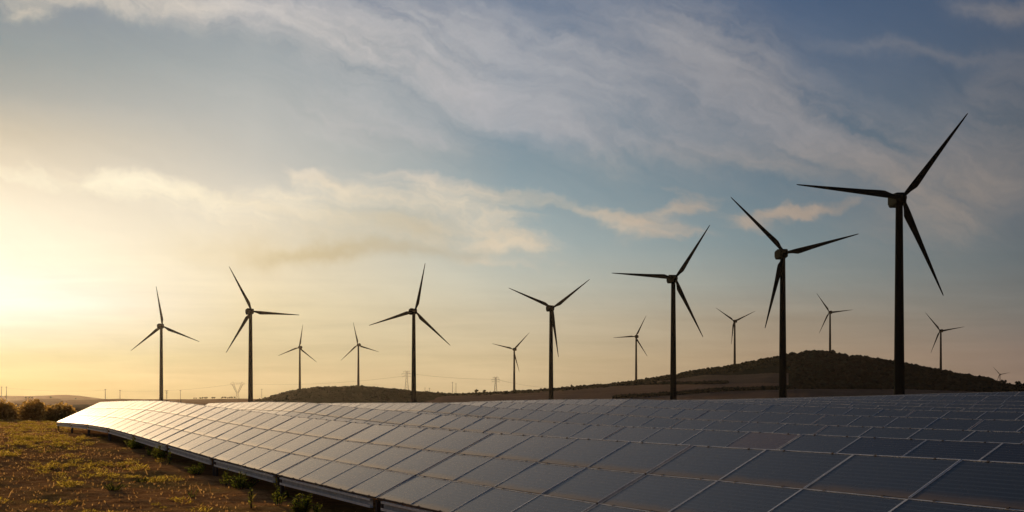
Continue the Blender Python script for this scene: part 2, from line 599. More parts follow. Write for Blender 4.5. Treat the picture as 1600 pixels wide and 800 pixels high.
def mat_plain(name, col, rough=0.6, metal=0.0, var=0.15, scale=4.0, spec=0.5):
    m, g, o = new_mat(name)
    tc = g.n('ShaderNodeTexCoord').outputs['Object']
    n = g.noise(tc, scale, 5, 0.6)
    c2 = tuple(v * (1 - var * 2) for v in col[:3]) + (1,)
    c3 = tuple(min(1, v * (1 + var)) for v in col[:3]) + (1,)
    cc = g.ramp(n, [(0.3, c2), (0.7, c3)])
    principled(g, o, Base_Color=cc, Roughness=g.rng(n, 0.2, 0.8, rough - 0.08, rough + 0.08), Metallic=metal, Specular_IOR_Level=spec)
    return m


SHEEN = 1.0


def mat_cells(name, c_a, c_b, dust=0.10, sheen=SHEEN):
    """glass over thin-film cells: fine lines along the module, rain-washed dust gathering at the low edge"""
    m, g, o = new_mat(name)
    tc = g.n('ShaderNodeTexCoord').outputs['Object']
    sp = g.n('ShaderNodeSeparateXYZ')
    g.put(sp.inputs[0], tc)
    x, y = sp.outputs[0], sp.outputs[1]
    oi = g.n('ShaderNodeObjectInfo')
    rnd = oi.outputs['Random']
    off = g.n('ShaderNodeCombineXYZ')
    g.put(off.inputs[0], g.m('MULTIPLY', rnd, 37.0))
    g.put(off.inputs[1], g.m('MULTIPLY', rnd, 91.0))
    P = g.vm('ADD', tc, off.outputs[0])
    col = g.mix(rnd, c_a, c_b)
    # cell lines along the long side
    ph = g.m('FRACT', g.m('MULTIPLY', y, 1 / 0.083))
    line = g.m('MULTIPLY', g.rng(g.m('ABSOLUTE', g.m('SUBTRACT', ph, 0.5)), 0.30, 0.5), 0.26)
    col = g.mix(line, col, (0.15, 0.19, 0.23, 1))
    v = g.m('ADD', g.m('DIVIDE', y, MODW), 0.5)               # 0 at the low edge, 1 at the high edge
    n = g.noise(P, 3.0, 5, 0.65)
    sm = g.n('ShaderNodeMapping')
    g.put(sm.inputs[0], P)
    sm.inputs['Scale'].default_value = (9.0, 1.2, 1.0)
    runs = g.noise(sm.outputs[0], 1.0, 4, 0.6)
    low = g.m('MULTIPLY', g.rng(g.m('ADD', v, g.m('MULTIPLY', g.m('SUBTRACT', n, 0.5), 0.22)), 0.24, 0.0), 0.9)
    film = g.m('MULTIPLY', g.rng(g.m('ADD', g.m('MULTIPLY', n, 0.6), g.m('MULTIPLY', runs, 0.5)), 0.35, 0.8, 0.3, 1.0), dust)
    dirt = g.m('MAXIMUM', low, film, clamp=True)
    b = g.n('ShaderNodeBsdfPrincipled')
    g.put(b.inputs['Base Color'], col)
    b.inputs['IOR'].default_value = 1.55
    g.put(b.inputs['Roughness'], g.m('ADD', 0.22, g.m('MULTIPLY', n, 0.10)))
    b0 = b
    # fine scratches and film on the glass that scatter light forward
    b2 = g.n('ShaderNodeBsdfPrincipled')
    g.put(b2.inputs['Base Color'], col)
    b2.inputs['IOR'].default_value = 1.5
    g.put(b2.inputs['Roughness'], g.m('ADD', 0.36, g.m('MULTIPLY', n, 0.10)))
    mxb = g.n('ShaderNodeMixShader')
    mxb.inputs[0].default_value = 0.25
    g.t.links.new(b.outputs[0], mxb.inputs[1])
    g.t.links.new(b2.outputs[0], mxb.inputs[2])
    b = mxb
    dd = g.n('ShaderNodeBsdfPrincipled')
    dd.inputs['Base Color'].default_value = (0.125, 0.082, 0.060, 1)
    dd.inputs['Roughness'].default_value = 0.55
    for q in (dd, b0):
        q.inputs['Sheen Weight'].default_value = sheen
        q.inputs['Sheen Roughness'].default_value = 0.16
        q.inputs['Sheen Tint'].default_value = (1.0, 0.98, 0.95, 1)
    mx = g.n('ShaderNodeMixShader')
    g.put(mx.inputs[0], dirt)
    g.t.links.new(b.outputs[0], mx.inputs[1])
    g.t.links.new(dd.outputs[0], mx.inputs[2])
    g.t.links.new(mx.outputs[0], o.inputs[0])
    return m


M_GROUND = mat_ground()
M_GRASS = mat_leaf('scrub_grass', [(0.2, (0.19, 0.105, 0.020, 1)), (0.42, (0.31, 0.22, 0.028, 1)), (0.62, (0.45, 0.34, 0.040, 1)), (0.85, (0.60, 0.43, 0.10, 1))], 0.55, 0.6)
M_STRAW = mat_leaf('dry_grass', [(0.2, (0.20, 0.10, 0.032, 1)), (0.5, (0.33, 0.19, 0.062, 1)), (0.8, (0.50, 0.31, 0.11, 1))], 0.45, 0.6)
M_WEED = mat_leaf('weed_leaves', [(0.25, (0.10, 0.14, 0.018, 1)), (0.55, (0.22, 0.25, 0.030, 1)), (0.8, (0.42, 0.38, 0.06, 1))], 0.55, 3)
M_BUSH = mat_leaf('bush_leaves', [(0.25, (0.28, 0.17, 0.042, 1)), (0.55, (0.42, 0.26, 0.065, 1)), (0.8, (0.55, 0.35, 0.10, 1))], 0.72, 1)  # sun glow painted in: leaf colours lifted brighter and more orange than foliage
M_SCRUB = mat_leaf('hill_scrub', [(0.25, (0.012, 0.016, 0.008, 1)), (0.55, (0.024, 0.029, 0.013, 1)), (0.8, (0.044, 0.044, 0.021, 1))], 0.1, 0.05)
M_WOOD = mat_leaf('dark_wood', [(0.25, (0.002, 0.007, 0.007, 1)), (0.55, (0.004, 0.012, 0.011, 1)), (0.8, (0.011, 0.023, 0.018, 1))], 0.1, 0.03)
M_BARK = mat_plain('bark', (0.06, 0.045, 0.03, 1), 0.95)
M_CELL = mat_cells('cell_glass', (0.002, 0.011, 0.022, 1), (0.008, 0.018, 0.032, 1), 0.03)
M_CELLB = mat_cells('cell_glass_brown', (0.10, 0.045, 0.038, 1), (0.09, 0.040, 0.034, 1), 0.16)
M_CELLP = mat_cells('cell_glass_violet', (0.005, 0.003, 0.009, 1), (0.007, 0.004, 0.012, 1), 0.02, 0.35)
M_FRAME = mat_plain('aluminium_frame', (0.62, 0.64, 0.66, 1), 0.5, 0.2, 0.10)
for nd_ in M_FRAME.node_tree.nodes:
    if nd_.type == 'BSDF_PRINCIPLED':                     # a film of dust on the frames too
        nd_.inputs['Sheen Weight'].default_value = 0.6
        nd_.inputs['Sheen Roughness'].default_value = 0.16
M_FRAMED = mat_plain('dusty_aluminium', (0.16, 0.125, 0.10, 1), 0.7, 0.3, 0.2)
M_GALV = mat_plain('galvanised_steel', (0.80, 0.81, 0.79, 1), 0.5, 0.15, 0.10, 7)
M_WEB = mat_plain('shaded_zinc', (0.50, 0.51, 0.50, 1), 0.6, 0.1, 0.15, 5)  # darker zinc for the channel's web: the recess shade is put into its colour
M_POST = mat_plain('rusty_post', (0.10, 0.075, 0.06, 1), 0.8, 0.2, 0.3, 9)
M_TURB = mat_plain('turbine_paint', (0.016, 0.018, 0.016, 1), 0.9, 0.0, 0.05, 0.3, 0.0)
M_PYLON = mat_plain('pylon_steel', (0.07, 0.065, 0.06, 1), 0.6, 0.5)

# ------------------------------------------------------------------ ground sheet
def build_ground():
    rad = [1.5]
    while rad[-1] < 6600:
        r = rad[-1]
        rad.append(r * (1.011 if r < 130 and r > 12 else 1.05))
    rad = np.array(rad)
    front = np.linspace(R(-32), R(32), 330)
    rest = np.linspace(R(32), R(328), 120)[1:-1]
    ang = np.concatenate([front, rest])
    n = len(ang)
    A, B = np.meshgrid(ang, rad)
    x, y = B * np.sin(A), B * np.cos(A)
    z = ground_z(x.ravel(), y.ravel()).reshape(x.shape)
    v = np.stack([x, y, z], -1).reshape(-1, 3)
    v = np.vstack([v, [[0, 0, z[0].mean()]]])
    i, j = np.meshgrid(np.arange(len(rad) - 1), np.arange(n), indexing='ij')
    a = i * n + j
    b = i * n + (j + 1) % n
    f = np.stack([a, a + n, b + n, b], -1).reshape(-1, 4)
    me = np_mesh('ground', v, f, M_GROUND, True)
    tag(put('ground', me), kind='structure')


build_ground()

# ------------------------------------------------------------------ hills
def prof_interp(pts):
    xs, ys = [p[0] for p in pts], [p[1] for p in pts]
    return lambda x: np.interp(x, xs, ys)


class Hill:
    """a ridge whose crest, seen from the camera, passes the listed places of the picture"""
    def __init__(self, pts, D, d0, d1, step=0.0, seed=1, amp=0.0):
        self.x0, self.x1 = pts[0][0], pts[-1][0]
        self.crest = prof_interp(pts)
        self.D, self.d0, self.d1, self.seed, self.amp = D, d0, d1, seed, amp

    def z(self, px, d):
        h = (HY - self.crest(px)) / F * self.D - PLAIN
        d = np.asarray(d, dtype=np.float64)
        up = np.clip((d - self.d0) / (self.D - self.d0), 0, 1)
        up = up * up * (3 - 2 * up) * 0.55 + up * 0.45
        dn = np.clip((d - self.D) / (self.d1 - self.D), 0, 1)
        dn = 1 - dn * dn * (3 - 2 * dn)
        p = np.where(d <= self.D, up, dn)
        r = (fbm(px / 22.0, d / 60.0, self.seed, 3) - 0.5) * self.amp * np.clip(up * 3, 0, 1)
        return PLAIN - 0.4 + (h + 0.4) * p + r

    def mesh(self, nx, nd, mat, mi=None, ext=0):
        px = np.linspace(self.x0, self.x1, nx)
        d = np.concatenate([np.linspace(self.d0, self.D, nd), np.linspace(self.D, self.d1, nd // 3)[1:]])
        PX, DD = np.meshgrid(px, d)
        z = self.z(PX, DD)
        x = (PX - CX) / F * DD
        v = np.stack([x, DD, z], -1).reshape(-1, 3)
        n = nx
        i, j = np.meshgrid(np.arange(len(d) - 1), np.arange(n - 1), indexing='ij')
        a = (i * n + j).ravel()
        f = np.stack([a, a + 1, a + n + 1, a + n], -1)
        fi = None
        if mi is not None:
            cx = PX[:-1, :-1].ravel()
            cdp = (DD[:-1, :-1].ravel() + DD[1:, :-1].ravel()) / 2
            cy = HY - self.z(cx, cdp) / cdp * F
            fi = mi(cx, cy, cdp)
        return np_mesh('hill', v, f, mat, True, fi)

    def hit(self, px, py):
        d = np.linspace(self.d0, self.D, 900)
        y = HY - self.z(np.full_like(d, px), d) / d * F
        k = np.nonzero(y <= py)[0]
        k = k[0] if len(k) else len(d) - 1
        dd = d[k]
        return Vector(((px - CX) / F * dd, dd, float(self.z(np.array([px]), np.array([dd]))[0])))


def mat_field(name, a, b, c, s=0.02):
    m, g, o = new_mat(name)
    P = g.n('ShaderNodeNewGeometry').outputs['Position']
    n = g.noise(P, s, 6, 0.62)
    n2 = g.noise(P, s * 14, 4, 0.6)
    col = g.ramp(g.m('ADD', g.m('MULTIPLY', n, 0.6), g.m('MULTIPLY', n2, 0.4)), [(0.35, a), (0.5, b), (0.65, c)])
    principled(g, o, Base_Color=col, Roughness=1.0, Specular_IOR_Level=0.0)
    return m


M_STUB = mat_field('stubble_field', (0.11, 0.074, 0.052, 1), (0.15, 0.10, 0.070, 1), (0.20, 0.14, 0.095, 1))
M_STUB2 = mat_field('ploughed_field', (0.070, 0.055, 0.042, 1), (0.095, 0.074, 0.056, 1), (0.125, 0.096, 0.070, 1))
M_HILLG = mat_field('hill_grass', (0.018, 0.026, 0.011, 1), (0.030, 0.038, 0.016, 1), (0.050, 0.052, 0.024, 1))
M_HILLD = mat_field('hill_dark', (0.005, 0.010, 0.008, 1), (0.010, 0.016, 0.012, 1), (0.020, 0.026, 0.018, 1))
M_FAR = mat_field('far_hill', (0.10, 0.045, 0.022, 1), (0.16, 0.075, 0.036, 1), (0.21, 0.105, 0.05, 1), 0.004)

right_hill = Hill([(640, 630), (690, 617.5), (745, 615), (800, 612.5), (870, 607.5), (940, 601.5), (990, 596), (1050, 586), (1100, 577), (1150, 570), (1200, 560), (1232, 555),
                   (1250, 554.5), (1262, 551.5), (1276, 550.5), (1300, 552.5), (1340, 558.5), (1400, 568), (1450, 577), (1500, 587), (1540, 593), (1560, 599),
                   (1580, 605), (1610, 603), (1700, 612), (1850, 628)], 1560, 820, 2300, seed=5, amp=1.6)
left_hill = Hill([(380, 630), (398, 627), (420, 620), (450, 611.5), (470, 608), (500, 605), (540, 603.3), (560, 603), (580, 603.8), (620, 608), (660, 612), (700, 615), (740, 617),
                  (800, 622), (860, 630)], 1560, 1080, 2100, seed=8, amp=0.8)


HEDGE_A = [(977, 621.5), (1060, 616), (1130, 610.5), (1220, 607), (1300, 607), (1420, 607.5), (1520, 611), (1640, 614)]      # long lower hedge and the foot of the wood
hedge_a = prof_interp(HEDGE_A)


def hill_faces(px, py, d):
    cr = right_hill.crest(px)
    mi = np.full(px.shape, 2)                                   # scrubby crest
    below = py - cr
    mi = np.where((px < 1238) & (below > np.interp(px, [700, 860, 1000, 1100, 1235], [2, 4, 5, 9, 28])), 1, mi)
    mi = np.where((px < 1238) & (py > np.interp(px, [800, 900, 1000, 1100, 1238], [614, 605, 600.5, 599.5, 598])), 0, mi)
    mi = np.where((px > 1230) & (py < hedge_a(px)), 2, mi)
    mi = np.where(py > hedge_a(px), 0, mi)
    return mi


tag(put('hill', right_hill.mesh(420, 130, [M_STUB, M_STUB2, M_HILLD], hill_faces)), kind='structure')
tag(put('hill', left_hill.mesh(200, 60, M_HILLG)), kind='structure')
far1 = Hill([(-260, 621), (-60, 619.5), (0, 618.3), (45, 618.8), (70, 618), (92, 617), (104, 616.8), (122, 618), (138, 620), (160, 623), (260, 627), (420, 630)], 5800, 4400, 6500)
far2 = Hill([(-300, 626), (0, 627), (25, 626.5), (40, 623.5), (52, 622.3), (66, 623.3), (90, 622.4), (98, 625.2), (118, 624.6), (150, 624), (185, 623), (225, 623.8), (300, 623.6),
             (380, 622.8), (450, 624.5), (560, 627), (650, 630)], 3400, 2300, 4300, seed=3, amp=1.0)
tag(put('far_hill', far1.mesh(160, 20, M_FAR)), kind='structure')
tag(put('far_ridge', far2.mesh(220, 24, M_FAR)), kind='structure')

# ---- scrub, hedges and wood on the hills: knobbly crowns, uncountable from here
ICO_V, ICO_F = None, None


def ico(sub):
    import bmesh
    bm = bmesh.new()
    bmesh.ops.create_icosphere(bm, subdivisions=sub, radius=1.0)
    v = np.array([q.co[:] for q in bm.verts])
    f = np.array([[q.index for q in p.verts] for p in bm.faces])
    bm.free()
    return v, f


ICO1, ICO2 = ico(1), ico(2)


def lumps(name, pts, sizes, mat, sub=1, flat=0.75, jit=0.20):
    V, Fc = (ICO1, ICO2)[sub - 1]
    vs, fs = [], []
    k = 0
    for p, s in zip(pts, sizes):
        v = V * (1 + rng.uniform(-jit, jit, (len(V), 1))) * np.array([1, 1, flat * rng.uniform(0.8, 1.25)]) * s
        a = rng.uniform(0, 6.28)
        c_, s_ = math.cos(a), math.sin(a)
        v = v @ np.array([[c_, s_, 0], [-s_, c_, 0], [0, 0, 1]])
        vs.append(v + np.array([p[0], p[1], p[2] + s * flat * 0.35]))
        fs.append(Fc + k)
        k += len(V)
    return np_mesh(name, np.vstack(vs), np.vstack(fs), mat, False)


def scatter_hill(H, n, xr, dr, cond, smin, smax):
    pts, sz = [], []
    for _ in range(n * 12):
        if len(pts) >= n:
            break
        px = rng.uniform(*xr)
        d = rng.uniform(*dr)
        z = float(H.z(np.array([px]), np.array([d]))[0])
        py = HY - z / d * F
        if not cond(px, py, d):
            continue
        pts.append(((px - CX) / F * d, d, z))
        sz.append(smin + (smax - smin) * rng.uniform(0, 1) ** 1.7)
    return pts, sz


p, s = scatter_hill(right_hill, 2600, (1225, 1640), (900, 1590), lambda x, y, d: y < hedge_a(x) - 0.5 and (x > 1240 or y < 585) and fbm(x / 16.0, d / 45.0, 4, 3) > rng.uniform(0.2, 0.55), 1.4, 4.6)
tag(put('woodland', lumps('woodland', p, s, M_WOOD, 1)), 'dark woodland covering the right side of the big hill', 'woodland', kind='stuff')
p, s = scatter_hill(right_hill, 1500, (690, 1240), (1300, 1590), lambda x, y, d: y - right_hill.crest(x) < np.interp(x, [700, 860, 1000, 1100, 1235], [2, 4, 5, 9, 28]), 0.9, 2.4)
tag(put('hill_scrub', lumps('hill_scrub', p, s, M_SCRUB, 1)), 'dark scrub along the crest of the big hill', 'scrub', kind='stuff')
p, s = scatter_hill(left_hill, 2200, (392, 780), (1200, 1580), lambda x, y, d: fbm(x / 14.0, d / 35.0, 61, 3) > rng.uniform(0.36, 0.60), 0.5, 1.7)
tag(put('hill_scrub', lumps('hill_scrub', p, s, mat_leaf('left_scrub', [(0.25, (0.014, 0.022, 0.010, 1)), (0.55, (0.028, 0.036, 0.015, 1)), (0.8, (0.050, 0.052, 0.024, 1))], 0.1, 0.05), 1)), 'olive scrub covering the low rounded hill', 'scrub', kind='stuff')


def hedge(H, line, width, smin, smax, step, label):
    xs = np.arange(line[0][0], line[-1][0], step)
    ys = np.interp(xs, [q[0] for q in line], [q[1] for q in line])
    pts, sz = [], []
    for x, y in zip(xs, ys):
        for _ in range(3):
            w = H.hit(x + rng.uniform(-step, step), y + rng.uniform(-width, width))
            pts.append(tuple(w))
            sz.append(rng.uniform(smin, smax))
    return tag(put('hedgerow', lumps('hedgerow', pts, sz, M_WOOD, 1)), label, 'hedge')


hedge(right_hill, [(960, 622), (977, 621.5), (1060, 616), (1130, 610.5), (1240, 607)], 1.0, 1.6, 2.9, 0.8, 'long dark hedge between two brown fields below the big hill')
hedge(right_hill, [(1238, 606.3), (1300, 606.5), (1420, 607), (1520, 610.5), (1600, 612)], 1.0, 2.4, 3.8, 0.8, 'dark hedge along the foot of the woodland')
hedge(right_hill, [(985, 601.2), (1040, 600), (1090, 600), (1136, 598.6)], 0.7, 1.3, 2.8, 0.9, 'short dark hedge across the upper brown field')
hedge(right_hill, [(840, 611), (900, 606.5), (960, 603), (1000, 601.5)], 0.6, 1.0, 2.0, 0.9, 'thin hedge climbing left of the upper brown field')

# ------------------------------------------------------------------ trees
def leaf_cloud(n, rad, size, seed, lobes=9, flat=0.8):
    """leaf faces spread through an uneven crown made of several overlapping clumps"""
    r_ = np.random.default_rng(seed)
    cen = r_.normal(0, 0.42, (lobes, 3)) * rad
    cen[:, 2] = np.abs(cen[:, 2]) * 0.8
    lr = r_.uniform(0.36, 0.62, lobes) * min(rad)
    k = r_.integers(0, lobes, n)
    d = r_.normal(0, 1, (n, 3))
    d /= np.linalg.norm(d, axis=1)[:, None]
    c = cen[k] + d * (lr[k] * r_.uniform(0.62, 1.08, n))[:, None] * np.array([1, 1, flat])
    u = r_.normal(0, 1, (n, 3))
    u /= np.linalg.norm(u, axis=1)[:, None]
    w = np.cross(u, r_.normal(0, 1, (n, 3)))
    w /= np.linalg.norm(w, axis=1)[:, None]
    s = (size * r_.uniform(0.6, 1.3, n))[:, None]
    v = np.stack([c - u * s, c - w * s * 0.55, c + u * s, c + w * s * 0.55], 1).reshape(-1, 3)
    f = np.arange(n * 4).reshape(n, 4)
    return v, f


def bush_tree(px0, px1, ytop, ybase, dep, label, seed):
    pxc = (px0 + px1) / 2
    x, y = at_depth(pxc, dep)
    z = gz(x, y)
    w = (px1 - px0) / F * dep / 2
    h = (ybase - ytop) / F * dep
    t = thing('bush_tree', label, 'tree', (x, y, z - 0.1), rng.uniform(0, 6), 'round trees at the edge of the field')
    r_ = np.random.default_rng(seed)
    nl = 3000
    dd = r_.normal(0, 1, (nl, 3))
    dd[:, 2] = np.abs(dd[:, 2]) * 0.9 - 0.25
    dd /= np.linalg.norm(dd, axis=1)[:, None]
    aa = np.arctan2(dd[:, 1], dd[:, 0])
    bump = 0.70 + 0.34 * vnoise(aa * 1.9 + 9, dd[:, 2] * 3.0, seed) + 0.16 * vnoise(aa * 5, dd[:, 2] * 7, seed + 5)
    cc = dd * (bump * r_.uniform(0.50, 1.06, nl))[:, None] * np.array([w * 1.12, w * 1.12, h * 0.85])
    cc[:, 2] = np.maximum(cc[:, 2] + h * 0.18, 0.12)
    uu = r_.normal(0, 1, (nl, 3))
    uu /= np.linalg.norm(uu, axis=1)[:, None]
    ww = np.cross(uu, r_.normal(0, 1, (nl, 3)))
    ww /= np.linalg.norm(ww, axis=1)[:, None]
    ss = (0.12 * r_.uniform(0.5, 1.7, nl))[:, None]
    v = np.stack([cc - uu * ss, cc - ww * ss * 0.6, cc + uu * ss, cc + ww * ss * 0.6], 1).reshape(-1, 3)
    f = np.arange(nl * 4).reshape(nl, 4)
    top = v[:, 2].max()
    v[:, 2] *= (h + 0.15) / top
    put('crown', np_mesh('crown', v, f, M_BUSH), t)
    mb = MB()
    mb.lathe([(0.20, -0.3), (0.15, 0.4), (0.10, h * 0.5)], 8)
    for k in range(5):
        a = k * 1.3 + seed
        mb.bar((0, 0, h * 0.25 + 0.08 * k), (math.cos(a) * w * 0.5, math.sin(a) * w * 0.5, h * 0.55 + 0.1 * k), 0.09)
    put('trunk', mb.mesh('trunk', M_BARK), t)
    return t


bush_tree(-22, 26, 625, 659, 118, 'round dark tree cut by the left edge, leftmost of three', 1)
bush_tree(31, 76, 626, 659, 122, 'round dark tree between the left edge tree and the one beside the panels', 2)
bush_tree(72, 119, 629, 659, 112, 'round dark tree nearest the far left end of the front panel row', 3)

SMALL_CROWN = []
for k in range(4):
    v, f = leaf_cloud(90, np.array([2.6, 2.6, 2.4]), 1.1, 40 + k, 5)
    v[:, 2] += 2.6
    SMALL_CROWN.append(np_mesh('crown', v, f, M_SCRUB))
mb = MB()
mb.lathe([(0.35, -1.0), (0.22, 3.0)], 6)
SMALL_TRUNK = mb.mesh('trunk', M_BARK)


def far_tree(H, px, scale, label, group, d=None):
    d = d or H.D
    z = float(H.z(np.array([float(px)]), np.array([float(d)]))[0])
    t = thing('tree', label, 'tree', ((px - CX) / F * d, d, z - 0.3), rng.uniform(0, 6), group)
    t.scale = (scale,) * 3
    put('crown', SMALL_CROWN[rng.integers(0, 4)], t)
    put('trunk', SMALL_TRUNK, t)


for n_, px in enumerate((303, 306, 313, 316, 321, 323, 332, 335, 346, 348, 352, 356, 359, 362, 367)):
    far_tree(far2, px, rng.uniform(0.9, 1.5), 'tiny dark tree on the far brown ridge by the forked pylon, %s from the left' % (ORD + ['fourteenth', 'fifteenth'])[n_], 'trees on the far ridge')
for n_, px in enumerate((41, 46, 50, 79, 118)):
    far_tree(far2, px, rng.uniform(0.9, 1.6), 'tiny hazy tree on the pink ridge beyond the round trees, %s from the left' % ORD[n_], 'hazy trees on the pink ridge')
for px, sc, lb in ((743, 1.3, 'small dark tree on the skyline left of the small turbine between big ones'), (757, 1.1, 'low dark tree on the skyline right of the lone skyline tree'), (893, 0.8, 'small dark tree on the hill crest beside the mid turbine')):
    far_tree(right_hill, px, sc, lb, None)
for px, sc, lb in ((1568, 1.5, 'dark tree on the hill foot right of the tiny turbine'), (1577, 1.1, 'small dark tree second from the right frame edge on the hill'), (1590, 1.6, 'dark tree on the hill at the right frame edge')):
    far_tree(right_hill, px, sc, lb, None)

# ------------------------------------------------------------------ solar tables
def module_meshes():
    a, b = MODL / 2, MODW / 2
    fw = 0.014
    mb = MB()
    mb.box((-a + fw - 0.004, -b + fw - 0.004, -0.006), (a - fw + 0.004, b - fw + 0.004, 0.004))
    out = []
    for nm, m in (('solar_panel', M_CELL), ('solar_panel_brown', M_CELLB), ('solar_panel_violet', M_CELLP)):
        out.append(mb.mesh(nm, m))
    fr = MB()
    fr.mi = 1
    fr.box((-a, -b, -0.032), (a, -b + fw, 0.010))
    fr.mi = 0
    fr.box((-a, b - fw, -0.032), (a, b, 0.010))
    fr.box((-a, -b + fw, -0.032), (-a + fw, b - fw, 0.009))
    fr.box((a - fw, -b + fw, -0.032), (a, b - fw, 0.009))
    return out, fr.mesh('frame', [M_FRAME, M_FRAMED])


MODS, FRAME_ME = module_meshes()


def support_meshes():
    L = BAY / 2
    out = {}
    ct, st = math.cos(TILT), math.sin(TILT)
    T = Matrix.Rotation(TILT, 4, 'X')
    # front rail: open channel hung under the low edge
    mb = MB()
    x0, x1 = -L + 0.28, L - 0.28
    mb.mi = 1
    mb.box((x0, 0.020, -0.175), (x1, 0.026, 0))                # web
    mb.mi = 0
    mb.box((x0, -0.035, -0.006), (x1, 0.020, 0))               # upper flange
    mb.box((x0, -0.035, -0.175), (x1, 0.020, -0.169))          # lower flange
    mb.box((x0, -0.041, -0.040), (x1, -0.035, 0))              # lips
    mb.box((x0, -0.041, -0.175), (x1, -0.035, -0.125))
    out['rail'] = mb.mesh('rail', [M_GALV, M_WEB])
    mb = MB()
    mb.box((x0, -0.03, -0.10), (x1, 0.03, 0))
    out['purlin'] = mb.mesh('purlin', M_GALV)
    mb = MB()
    mb.box((-0.03, 0, -0.08), (0.03, SLOPE - 0.1, 0))
    out['rafter'] = mb.mesh('rafter', M_GALV)
    mb = MB()
    mb.box((-0.04, -0.04, -0.5), (0.04, 0.04, CLEAR - 0.06))
    out['front_post'] = mb.mesh('post', M_POST)
    mb = MB()
    mb.box((-0.06, -0.06, -0.5), (0.06, 0.06, CLEAR + RISE * 0.78 - 0.2))
    out['back_post'] = mb.mesh('post', M_POST)
    mb = MB()
    for ry in range(4):
        yy = ry * (MODW + MGAP) - MGAP / 2
        yy = max(0.012, min(SLOPE - 0.012, yy))
        for k in range(8):
            xx = -L + 0.04 + MODL * (0.22 + 0.56 * (k % 2)) + (k // 2) * (MODL + MGAP)
            mb.box((xx - 0.016, yy - 0.014, -0.02), (xx + 0.016, yy + 0.014, 0.015))
    out['clamp'] = mb.mesh('clamp', M_POST)
    return out


SUP = support_meshes()
ROWN = ['front row', 'second row', 'third row', 'fourth row', 'fifth row', 'sixth row', 'seventh row', 'eighth row', 'ninth row', 'farthest row']


def solar_table(r, sa, sb, k, total):
    """one table of three by four modules between two joints of its row"""
    q = ROWS[r]['q']
    za, zb = float(ztop(r, sa)), float(ztop(r, sb))            # sa nearer the camera, sb farther
    pa = NQ * q + E1 * sa
    pb = NQ * q + E1 * sb
    A = Vector((pa[0], pa[1], za))
    B = Vector((pb[0], pb[1], zb))
    X = (A - B).normalized()                                   # to the right along the row
    Yv = Vector((NQ[0], NQ[1], 0))
    Zv = X.cross(Yv).normalized()
    Yv = Zv.cross(X).normalized()
    mid = (A + B) / 2
    org = mid - Yv * RUN - Zv * (RISE + CLEAR)                 # on the ground below the low edge
    M = Matrix((X, Yv, Zv)).transposed().to_4x4()
    M.translation = org
    row = ROWN[r]
    t = thing('solar_table', 'ground-mounted solar panel table in the %s, %s from its far left end' % (row, ORD[k]), 'solar panels', M=M, group='solar panel tables in rows')
    ct, st = math.cos(TILT), math.sin(TILT)
    L = BAY / 2
    for i in range(3):
        v = MODW / 2 + i * (MODW + MGAP)
        for j in range(4):
            x = -L + 0.04 + MODL / 2 + j * (MODL + MGAP)
            kind = SPECIAL.get((r, k, j, i), 0)
            o = put('solar_panel', MODS[kind], t, (x, v * ct + rng.normal(0, 0.001), CLEAR + v * st),
                    (TILT + rng.normal(0, 0.0035), rng.normal(0, 0.0030), 0))
            if kind == 1:
                o['label'] = 'brownish panel'
            elif kind == 2:
                o['label'] = 'very dark violet panel'
            put('frame', FRAME_ME, o)
    put('rail', SUP['rail'], t, (0, 0.03, CLEAR - 0.045))
    put('purlin', SUP['purlin'], t, (0, 0.75 * RUN, CLEAR + 0.75 * RISE - 0.13), (TILT, 0, 0))
    for x in (-L + 0.9, 0.0, L - 0.9):
        put('rafter', SUP['rafter'], t, (x, 0.06, CLEAR - 0.02), (TILT, 0, 0))
    for x in (-L + 0.13, L - 0.13):
        put('post', SUP['front_post'], t, (x, 0.10, 0))
        put('post', SUP['back_post'], t, (x, 0.75 * RUN, 0))
    if r < 5:
        tag(put('clamp', SUP['clamp'], t, (0, 0, CLEAR), (TILT, 0, 0)), kind='stuff')
    return t


SPECIAL = {}


def build_rows():
    for r, R_ in enumerate(ROWS):
        q, s0 = R_['q'], R_['s0']
        kmax = math.floor((S_END + 1.5 - s0) / BAY)            # joints away from the camera
        s_right = (q * KQ / (1600 - VX) - NQ[1] * q) / E1[1]
        kmin = math.floor((s_right - 5.0 - s0) / BAY)
        n = kmax - kmin
        if r == 1:
            # the table left of the joint at picture x = 1239 holds the brown panel; dark violet ones follow it
            dep = q * KQ / (1239 - VX)
            kj = kmax - round(((dep - NQ[1] * q) / E1[1] - s0) / BAY)
            SPECIAL[(1, kj - 1, 3, 2)] = 1
            for j in (1, 2, 3):
                SPECIAL[(1, kj, j, 2)] = 2
        for k in range(n):
            sb = s0 + (kmax - k) * BAY
            solar_table(r, sb - BAY, sb, k, n)


build_rows()

# ------------------------------------------------------------------ wind turbines
BLADE = 31.0
TOWER_H = 60.0


